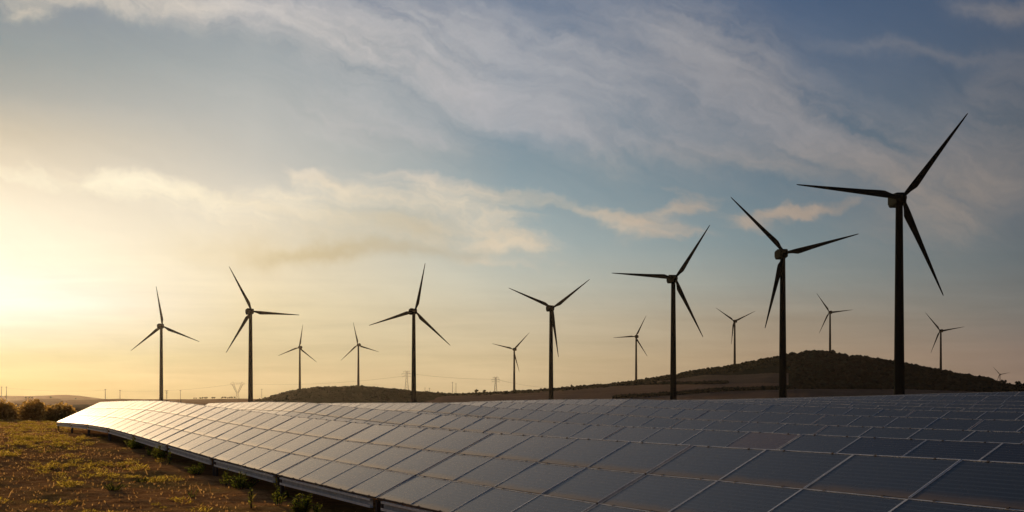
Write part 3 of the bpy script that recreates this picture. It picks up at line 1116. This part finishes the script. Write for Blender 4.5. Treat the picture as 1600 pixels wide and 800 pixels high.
def turbine_meshes():
    out = {}
    mb = MB()                                                    # tower, unit height, scaled per site
    mb.lathe([(1.75, -0.02), (1.62, 0.0), (1.50, 0.15), (1.36, 0.4), (1.16, 0.75), (1.02, 1.0)], 24)
    out['tower'] = mb
    # nacelle: from 2.4 m in front of the tower axis to 6 m behind, slightly tapered, stepped tail
    mb = MB()
    def sec(y, w, z0, z1, c=0.35):
        return [Vector(p) for p in ((-w, y, z0 + c), (-w + c, y, z0), (w - c, y, z0), (w, y, z0 + c), (w, y, z1 - c), (w - c, y, z1), (-w + c, y, z1), (-w, y, z1 - c))]
    mb.rings([sec(-2.6, 1.05, -1.0, 1.25), sec(-1.9, 1.5, -1.45, 1.5), sec(0.5, 1.65, -1.6, 1.65), sec(4.8, 1.65, -1.6, 1.75), sec(5.0, 1.55, -1.1, 1.75), sec(6.3, 1.45, -0.9, 1.6)])
    mb.box((-0.9, 3.9, 1.78), (0.9, 4.7, 2.1))
    out['nacelle'] = mb.mesh('nacelle', M_TURB)
    mb = MB()
    My = Matrix.Rotation(R(90), 4, 'X')                          # lathe axis z -> -y
    mb.lathe([(1.05, -0.5), (1.25, 0.1), (1.25, 0.9), (1.0, 1.7), (0.55, 2.25), (0.05, 2.45)], 16, My)
    out['hub'] = mb.mesh('hub', M_TURB, True)
    mb = MB()                                                    # blade along +z, trailing edge to +x
    secs = [(0.0, 0.55, 0.55, 0.55, 0.0), (1.4, 0.55, 0.55, 0.55, 0.0), (3.0, 0.60, 0.85, 0.48, 0.16), (5.2, 0.62, 1.62, 0.36, 0.22), (6.6, 0.60, 1.58, 0.30, 0.19), (11, 0.50, 1.22, 0.22, 0.12),
            (17, 0.40, 0.88, 0.15, 0.06), (23, 0.30, 0.58, 0.10, 0.03), (28, 0.20, 0.34, 0.06, 0.0), (BLADE - 0.4, 0.16, 0.20, 0.04, 0.0), (BLADE + 0.3, 0.06, 0.13, 0.02, 0.0)]
    rr = []
    for z, le, te, th, tw in secs:
        ring = []
        for k in range(12):
            a = 2 * math.pi * k / 12
            x = math.cos(a)
            xx = x * te if x > 0 else x * le
            yy = math.sin(a) * th * (1.0 if x < 0.2 else max(0.15, 1 - 0.8 * x * (0 if z < 2 else 1)))
            ring.append(Vector((xx * math.cos(tw) - yy * math.sin(tw), xx * math.sin(tw) + yy * math.cos(tw), z)))
        rr.append(ring)
    mb.rings(rr)
    out['blade'] = mb.mesh('blade', M_TURB, True)
    return out


TM = turbine_meshes()
GT = 'wind turbines on the plain and hills'
# tower x, nacelle y, three blade tips, side of the hub, hill it stands on, label
TURB = [
    (252, 510, [(246, 447), (207, 548), (313, 530)], 1, None, 'large turbine farthest left, near the glowing sun, above the front panel row'),
    (391.5, 487, [(362, 419), (473, 489), (357, 552)], 1, None, 'large turbine with a level right blade, left of the low rounded hill'),
    (468.5, 543, [(471, 506), (433, 553), (495, 565)], -1, left_hill, 'small turbine on the left slope of the low rounded hill'),
    (560, 539, [(551, 503), (531, 562), (592, 549)], -1, left_hill, 'small turbine on top of the low rounded hill'),
    (646.5, 487, [(667, 412), (578, 511), (708, 539)], 1, None, 'large turbine at the right foot of the low rounded hill'),
    (803.5, 546, [(766, 537), (826, 521), (810, 582)], -1, right_hill, 'small turbine left of the mid-sized turbine where the big hill begins'),
    (861, 482, [(794, 455), (925, 437), (873, 559)], 1, None, 'mid-sized turbine with blades in a Y, before the brown field edge'),
    (994, 526, [(955, 526), (1008, 493), (1010, 556)], -1, right_hill, 'small turbine on the left slope of the big hill with level left blade'),
    (1052, 436, [(957, 429), (1112, 351), (1101, 526)], 1, None, 'large turbine with level left blade, before the brown fields'),
    (1148, 502, [(1118, 481), (1180, 489), (1143, 539)], -1, right_hill, 'small turbine high on the hill, just left of the second tallest turbine'),
    (1223, 397, [(1147, 311), (1347, 365), (1200, 512)], 1, None, 'second tallest turbine, before the left end of the woodland'),
    (1297, 488, [(1275, 457), (1331, 485), (1279, 519)], -1, right_hill, 'small turbine on the summit of the big hill'),
    (1405, 312, [(1250, 289), (1510, 182), (1474, 461)], 1, None, 'tallest and nearest wind turbine, on the right before the dark woodland'),
    (1470, 517, [(1446, 488), (1505, 513), (1455, 551)], -1, right_hill, 'small turbine on the right slope of the hill beyond the tallest turbine'),
    (1562.5, 585, [(1551, 572), (1578, 583), (1558, 598)], -1, 'far', 'tiny distant turbine at the right end of the hill'),
    (1486, 588, [(1484, 576.5), (1478, 596), (1497, 596)], -1, 'far', 'blade tip of a distant turbine peeping over the right hill slope'),
]


def turbine(px, py, tips, side, on, label):
    yaw = R(17) * side
    # distance from the picture length of the blades
    hx = px + side * 0.0
    for it in range(3):
        L = np.mean([math.hypot(a - hx, b - py) for a, b in tips])
        D = BLADE * F / L
        hx = px + side * math.sin(abs(yaw)) * 3.6 * F / D
    if on is left_hill or on is right_hill:
        D = 1556.0
    sc = 1.0
    if on is left_hill or on is right_hill:
        sc = L * D / F / BLADE
    x, y = at_depth(px, D)
    zh = (HY - py) / F * D
    if on is None:
        zb = gz(x, y)
    elif on == 'far':
        zb = PLAIN
    else:
        zb = float(on.z(np.array([float(px)]), np.array([D]))[0]) - 0.5
    az = math.atan2(x, y)
    t = thing('wind_turbine', label, 'wind turbine', (x, y, zb), -az + yaw, GT)
    t.scale = (sc, sc, sc)
    H = (zh - zb) / sc
    mb = TM['tower']
    me = MB()
    me.v = [(a, b, c * (H - 1.45) if c > 0 else c * 60) for a, b, c in mb.v]
    me.f, me.m = mb.f, mb.m
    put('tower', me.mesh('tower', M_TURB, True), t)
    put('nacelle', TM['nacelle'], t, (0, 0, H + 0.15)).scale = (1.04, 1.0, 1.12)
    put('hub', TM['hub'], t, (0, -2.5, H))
    # roll that suits the three tips best
    ang = [math.atan2(py - b, a - hx) for a, b in tips]
    z3 = sum(complex(math.cos(3 * a), math.sin(3 * a)) for a in ang)
    phi = math.atan2(z3.imag, z3.real) / 3
    for k in range(3):
        th = R(90) - (phi + k * 2 * math.pi / 3)
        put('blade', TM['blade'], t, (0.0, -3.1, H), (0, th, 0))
    return t


for T in TURB:
    turbine(*T)

# ------------------------------------------------------------------ pylons, poles and wires
def pylon_thing(px, ytop, ybase, kind, label, group, D, w=None):
    x, y = at_depth(px, D)
    zb = -(ybase - HY) / F * D
    zb = min(zb, zb)
    h = (ybase - ytop) / F * D
    t = thing('pylon' if kind in ('lattice', 'fork') else 'utility_pole', label, 'pylon' if kind in ('lattice', 'fork') else 'pole', (x, y, zb - 4.0), rng.uniform(-0.2, 0.2), group)
    h += 4.0
    b = 0.30 * D / 2200
    body, arm = MB(), MB()
    if kind == 'lattice':
        hw, tw = h * 0.10, h * 0.035
        pts = [(hw, 0), (hw * 0.62, 0.35), (tw, 0.70), (tw, 1.0)]
        for sx in (-1, 1):
            for sy in (-1, 1):
                for (a, z0), (c, z1) in zip(pts[:-1], pts[1:]):
                    body.bar((sx * a, sy * a, z0 * h), (sx * c, sy * c, z1 * h), b)
        nb = 7
        prof = prof_interp([(q[1], q[0]) for q in pts])
        for k in range(nb):
            z0, z1 = k / nb, (k + 1) / nb
            a, c = float(prof(z0)), float(prof(z1))
            for sy in (-1, 1):
                body.bar((-a, sy * a, z0 * h), (c, sy * c, z1 * h), b * 0.6)
                body.bar((a, sy * a, z0 * h), (-c, sy * c, z1 * h), b * 0.6)
        put('lattice_body', body.mesh('lattice_body', M_PYLON), t)
        for k, (zz, ww) in enumerate(((0.74, 0.20), (0.86, 0.23), (0.97, 0.15))):
            am = MB()
            am.bar((-ww * h, 0, zz * h), (ww * h, 0, zz * h), b)
            for sg in (-1, 1):
                am.bar((sg * ww * h, 0, zz * h), (sg * tw, 0, (zz + 0.06) * h), b * 0.7)
                am.bar((sg * ww * h, 0, zz * h), (sg * ww * h, 0, (zz - 0.06) * h), b * 0.7)
            put('cross_arm', am.mesh('cross_arm', M_PYLON), t)
    elif kind == 'fork':
        waist = 0.35
        for sx in (-1, 1):
            for sy in (-1, 1):
                body.bar((sx * h * 0.10, sy * h * 0.08, 0), (sx * h * 0.035, sy * h * 0.03, waist * h), b)
                body.bar((sx * h * 0.035, sy * h * 0.03, waist * h), (sx * h * 0.30, sy * h * 0.02, 0.86 * h), b)
                body.bar((sx * h * 0.01, sy * h * 0.03, (waist + 0.05) * h), (sx * h * 0.20, sy * h * 0.02, 0.86 * h), b * 0.8)
            for k in range(5):
                u = k / 5
                p0 = (sx * h * (0.035 + 0.265 * u), 0, h * (waist + (0.86 - waist) * u))
                u2 = (k + 1) / 5
                p1 = (sx * h * (0.01 + 0.19 * u2), 0, h * (waist + 0.05 + (0.81 - waist) * u2))
                body.bar(p0, p1, b * 0.6)
            body.bar((-h * 0.09 * sx, 0, 0.05 * h), (h * 0.05 * sx, 0, 0.28 * h), b * 0.6)
        put('lattice_body', body.mesh('lattice_body', M_PYLON), t)
        arm.bar((-0.42 * h, 0, 0.88 * h), (0.42 * h, 0, 0.88 * h), b)
        arm.bar((-0.30 * h, 0, 0.95 * h), (0.30 * h, 0, 0.95 * h), b * 0.7)
        for sg in (-1, 1):
            arm.bar((sg * 0.42 * h, 0, 0.88 * h), (sg * 0.26 * h, 0, 1.0 * h), b * 0.8)
            arm.bar((sg * 0.18 * h, 0, 0.88 * h), (sg * 0.26 * h, 0, 1.0 * h), b * 0.8)
            arm.bar((sg * 0.36 * h, 0, 0.88 * h), (sg * 0.36 * h, 0, 0.80 * h), b * 0.6)
        put('cross_arm', arm.mesh('cross_arm', M_PYLON), t)
    else:
        r_ = (w or 0.5) / F * D / 2
        body.lathe([(r_ * 1.2, 0), (r_, h * 0.6), (r_ * 0.8, h)], 6)
        put('post', body.mesh('post', M_PYLON), t)
        n = 2 if kind == 'cross' else 1
        ww = {'cross': 2.6, 'mast': 1.5, 'double': 1.2}[kind] / F * D
        for k in range(n):
            am = MB()
            zz = h - (0.8 + 3.2 * k) / F * D
            am.bar((-ww * (1 - 0.3 * k), 0, zz), (ww * (1 - 0.3 * k), 0, zz), r_ * 1.2)
            put('cross_arm', am.mesh('cross_arm', M_PYLON), t)
    return t


GP = 'pylons and poles along the horizon'
pylon_thing(371, 596.5, 622.5, 'fork', 'wide forked lattice pylon just left of the level-bladed turbine', GP, 2300)
pylon_thing(635.5, 579.5, 609.5, 'lattice', 'lattice pylon left of the large turbine at the foot of the rounded hill', GP, 1900)
pylon_thing(774.5, 589, 614, 'lattice', 'lattice pylon left of the small turbine where the big hill begins', GP, 2000)
pylon_thing(164.5, 608, 623.5, 'mast', 'thin pylon on the pink ridge, left of a similar one', GP, 3300, 1.0)
pylon_thing(187.5, 609.5, 623.5, 'mast', 'thin pylon on the ridge, left of the farthest left turbine', GP, 3300, 1.0)
pylon_thing(2.5, 604, 626, 'mast', 'hazy pylon cut close to the left frame edge', GP, 3300, 1.0)
pylon_thing(10, 604, 626, 'mast', 'hazy pylon second from the left frame edge', GP, 3300, 1.0)
pylon_thing(260.5, 610, 628, 'cross', 'dark utility pole with cross arms right of the farthest left turbine', GP, 900, 0.8)
pylon_thing(282, 609.5, 624, 'mast', 'thin pole on the ridge right of the cross-armed pole', GP, 1500, 0.6)
pylon_thing(409, 607.5, 620, 'mast', 'faint pole left of the low rounded hill', GP, 2200, 0.5)
pylon_thing(664, 605.5, 613, 'mast', 'left one of two faint masts on the slope right of the rounded hill', GP, 2200, 0.5)
pylon_thing(671, 606, 613, 'mast', 'right one of two faint masts on the slope right of the rounded hill', GP, 2200, 0.5)
pylon_thing(707, 597, 616, 'double', 'left one of two thin bare masts in the dip between the hills', GP, 2000, 0.6)
pylon_thing(712.5, 599, 616, 'double', 'right one of two thin bare masts in the dip between the hills', GP, 2000, 0.6)


def wire(p, q, sag, label, rad=0.10):
    mb = MB()
    n = 24
    pts = []
    for k in range(n + 1):
        u = k / n
        x = p[0] + (q[0] - p[0]) * u
        y = p[1] + (q[1] - p[1]) * u + sag * 4 * u * (1 - u)
        d = p[2] + (q[2] - p[2]) * u
        pts.append(Vector(((x - CX) / F * d, d, (HY - y) / F * d)))
    for a, b in zip(pts[:-1], pts[1:]):
        mb.bar(a, b, rad * 2)
    tag(put('power_line', mb.mesh('power_line', M_PYLON)), label, 'wire', 'power lines between the pylons')


wire((10, 606, 2600), (164.5, 610, 2600), 3.0, 'faint power line above the pink hills at far left')
wire((187.5, 611, 2600), (371, 599.5, 2300), 4.0, 'faint power line running left from the wide forked pylon')
wire((371, 599.5, 2300), (635, 587, 1900), 6.0, 'faint power line from the forked pylon to the lattice pylon')
wire((635, 583, 1900), (774, 592.5, 2000), 2.5, 'faint power line between the two lattice pylons')
wire((774, 592.5, 2000), (900, 608, 1800), 4.0, 'faint power line falling right from the right lattice pylon')

# ------------------------------------------------------------------ field of grass and weeds
def leaf_blades(bx, by, bz, tx, ty, tz, w):
    """pointed leaves from base to tip, three triangles each"""
    wa = rng.uniform(0, math.pi, bx.shape)
    wx, wy = np.cos(wa) * w, np.sin(wa) * w
    mx, my, mz = bx + (tx - bx) * 0.5, by + (ty - by) * 0.45, bz + (tz - bz) * 0.62
    v = np.stack([np.stack([bx - wx * .6, by - wy * .6, bz], -1), np.stack([bx + wx * .6, by + wy * .6, bz], -1),
                  np.stack([mx + wx, my + wy, mz], -1), np.stack([tx, ty, tz], -1), np.stack([mx - wx, my - wy, mz], -1)], -2).reshape(-1, 3)
    i = np.arange(bx.size)[:, None] * 5
    return v, np.vstack([i + np.array([0, 1, 2]), i + np.array([0, 2, 4]), i + np.array([4, 2, 3])])


def field_points(n_try, fn):
    d = rng.uniform(19.0, 122.0, n_try)
    px = rng.uniform(-380, 700, n_try)
    x = (px - CX) / F * d
    q = x * NQ[0] + d * NQ[1]
    s = x * E1[0] + d * E1[1]
    lim = Q1 - RUN
    ok = (q < np.where(s > S_END + 1, 14.0, lim + 0.3)) & (rng.uniform(0, 1, n_try) < fn(x, d) * np.clip(d / 70, 0.25, 1))
    ok &= ~((q > lim - 1.1) & (s < S_END) & (rng.uniform(0, 1, n_try) < 0.8))
    return x[ok], d[ok]


def build_grass():
    def dens(x, d):
        big = fbm(x / 5.0, d / 7.0, 21, 3)
        sml = fbm(x / 1.3, d / 2.0, 31, 2)
        mid = np.interp(d, [20, 30, 38, 60, 80, 120], [0.0, 0.08, 0.40, 0.62, 0.30, 0.1])
        return np.clip((big * 0.55 + sml * 0.70 - 0.64) * 4.6 + mid * 1.0 - 0.25, 0.02, 1)
    # leafy tufts
    x, d = field_points(15500, dens)
    n, nb = len(x), 80
    rad = 0.06 + 0.26 * rng.uniform(0, 1, n) ** 1.6
    hgt = rad * rng.uniform(0.45, 1.0, n)
    a = rng.uniform(0, 2 * math.pi, (n, nb))
    rr = np.sqrt(rng.uniform(0, 1, (n, nb))) * rad[:, None]
    bx, by = x[:, None] + np.cos(a) * rr, d[:, None] + np.sin(a) * rr
    z = ground_z(bx.ravel(), by.ravel()).reshape(bx.shape)
    dome = np.sqrt(np.clip(1 - (rr / rad[:, None]) ** 2 * 0.85, 0.05, 1)) * hgt[:, None]
    bz = z + dome * rng.uniform(-0.1, 0.75, (n, nb))
    ln = (0.03 + 0.36 * rad[:, None]) * rng.uniform(0.25, 0.65, (n, nb))
    la = a + rng.normal(0, 1.0, (n, nb))
    up = rng.uniform(0.2, 1.1, (n, nb))
    tx, ty, tz = bx + np.cos(la) * ln, by + np.sin(la) * ln, bz + ln * up
    w = ln * rng.uniform(0.14, 0.30, (n, nb))
    v1, f1 = leaf_blades(bx, by, bz, tx, ty, tz, w)
    tag(put('grass', np_mesh('grass', v1, f1, M_GRASS)), 'yellow-green leafy tufts scattered over the brown soil', 'grass', kind='stuff')
    # short dry stalks between them
    x, d = field_points(125000, lambda x, d: np.clip(0.25 + 0.9 * fbm(x / 2.0, d / 2.0, 77, 3) - 0.2, 0.05, 1))
    z = ground_z(x, d)
    h = rng.uniform(0.015, 0.07, len(x)) + (rng.uniform(0, 1, len(x)) < 0.012) * rng.uniform(0.05, 0.22, len(x))
    la = rng.uniform(0, 6.28, len(x))
    ln = h * rng.uniform(0.1, 0.9, len(x))
    v2, f2 = leaf_blades(x, d, z - 0.01, x + np.cos(la) * ln, d + np.sin(la) * ln, z + h, 0.006 + 0.00035 * d)
    tag(put('dry_grass', np_mesh('dry_grass', v2, f2, M_STRAW)), 'short brown dry grass covering the soil', 'grass', kind='stuff')
    print('tufts', n, 'stalks', len(x))


build_grass()


def weed(px, py, hpx, wpx, kind, label, seed):
    x, y = on_ground(px, py)
    z = gz(x, y)
    h, w = 1.5 * hpx / F * y, 1.35 * wpx / F * y / 2
    r_ = np.random.default_rng(seed)
    t = thing('weed_plant', label, 'weed', (x, y, z - 0.04), 0, 'weeds along the front panel row')
    ns = int(max(4, 16 * (w / 0.35))) if kind == 'bush' else int(max(3, 9 * w / 0.3))
    st = MB()
    V, Fc = [], []
    k = 0
    for _ in range(ns):
        a = r_.uniform(0, 6.28)
        rr = w * r_.uniform(0, 1) ** 0.7
        sh = h * r_.uniform(0.55, 1.0) * (1 - 0.35 * rr / w)
        p0 = Vector((math.cos(a) * rr * 0.3, math.sin(a) * rr * 0.3, 0))
        p1 = Vector((math.cos(a) * rr, math.sin(a) * rr, sh))
        st.bar(p0, p1, 0.012)
        nl = 16 if kind == 'spike' else 22
        for q in range(nl):
            u = r_.uniform(0.15, 1.0)
            c = p0.lerp(p1, u)
            la = r_.uniform(0, 6.28)
            ln = h * 0.16 * (1.15 - 0.6 * u) * r_.uniform(0.7, 1.3)
            up = ln * r_.uniform(0.1, 0.9)
            if kind == 'bush':
                ln *= 1.35
            e = c + Vector((math.cos(la) * ln, math.sin(la) * ln, up))
            side = Vector((-math.sin(la), math.cos(la), 0)) * ln * 0.22
            mid = c.lerp(e, 0.5) + Vector((0, 0, ln * 0.12))
            V += [tuple(c), tuple(mid + side), tuple(e), tuple(mid - side)]
            Fc.append((k, k + 1, k + 2, k + 3))
            k += 4
    put('stem', st.mesh('stem', M_BARK), t)
    put('foliage', np_mesh('foliage', np.array(V), np.array(Fc), M_WEED), t)


WEEDS = [
    (213, 703, 16, 34, 'bush', 'bright green low weed clump near the fifth rail from the far left'),
    (233, 712, 14, 18, 'spike', 'thin weed left of the leafy one under the panel edge'),
    (250, 718, 18, 26, 'bush', 'leafy green weed below the rail, left of a lone thin stalk'),
    (265, 726, 20, 10, 'spike', 'lone thin dry stalk under the panel edge'),
    (307, 741, 17, 30, 'bush', 'dark green weed in the shade of the panel edge'),
    (353, 757, 22, 18, 'spike', 'upright weed just left of the widest shaded weed'),
    (377, 764, 22, 46, 'bush', 'widest dark green weed shaded by the front rail'),
    (393, 797, 30, 10, 'spike', 'slender pale stalk standing in front of the shaded weeds'),
    (434, 792, 30, 26, 'spike', 'tall spiky yellow-green weed in front of the rail'),
    (452, 776, 16, 14, 'spike', 'small upright weed just behind the tall spiky one'),
    (473, 803, 32, 34, 'bush', 'bushy green weed at the bottom edge, left of the last small one'),
    (494, 806, 20, 16, 'bush', 'small green weed at the bottom edge, rightmost of all'),
    (300, 778, 14, 18, 'spike', 'small pale weed on bare brown soil'),
    (222, 753, 9, 30, 'bush', 'low yellow tuft on brown soil left of the weeds'),
    (178, 768, 12, 34, 'bush', 'broad yellow-green tuft on brown soil, nearest the bottom left'),
]
for i, wd in enumerate(WEEDS):
    weed(*wd, seed=100 + i)

# ------------------------------------------------------------------ evening haze
def build_haze():
    mb = MB()
    mb.box((-7000, -7000, -12), (7000, 7000, 170))
    m, g, o = new_mat('evening_haze')
    pv = g.n('ShaderNodeVolumePrincipled')
    pv.inputs['Color'].default_value = (1.0, 0.86, 0.70, 1)
    pv.inputs['Density'].default_value = 1.35e-5
    pv.inputs['Anisotropy'].default_value = 0.70
    g.t.links.new(pv.outputs[0], o.inputs[1])
    o_ = put('haze', mb.mesh('haze', m))
    tag(o_, kind='stuff')
    o_.display_type = 'BOUNDS'


build_haze()
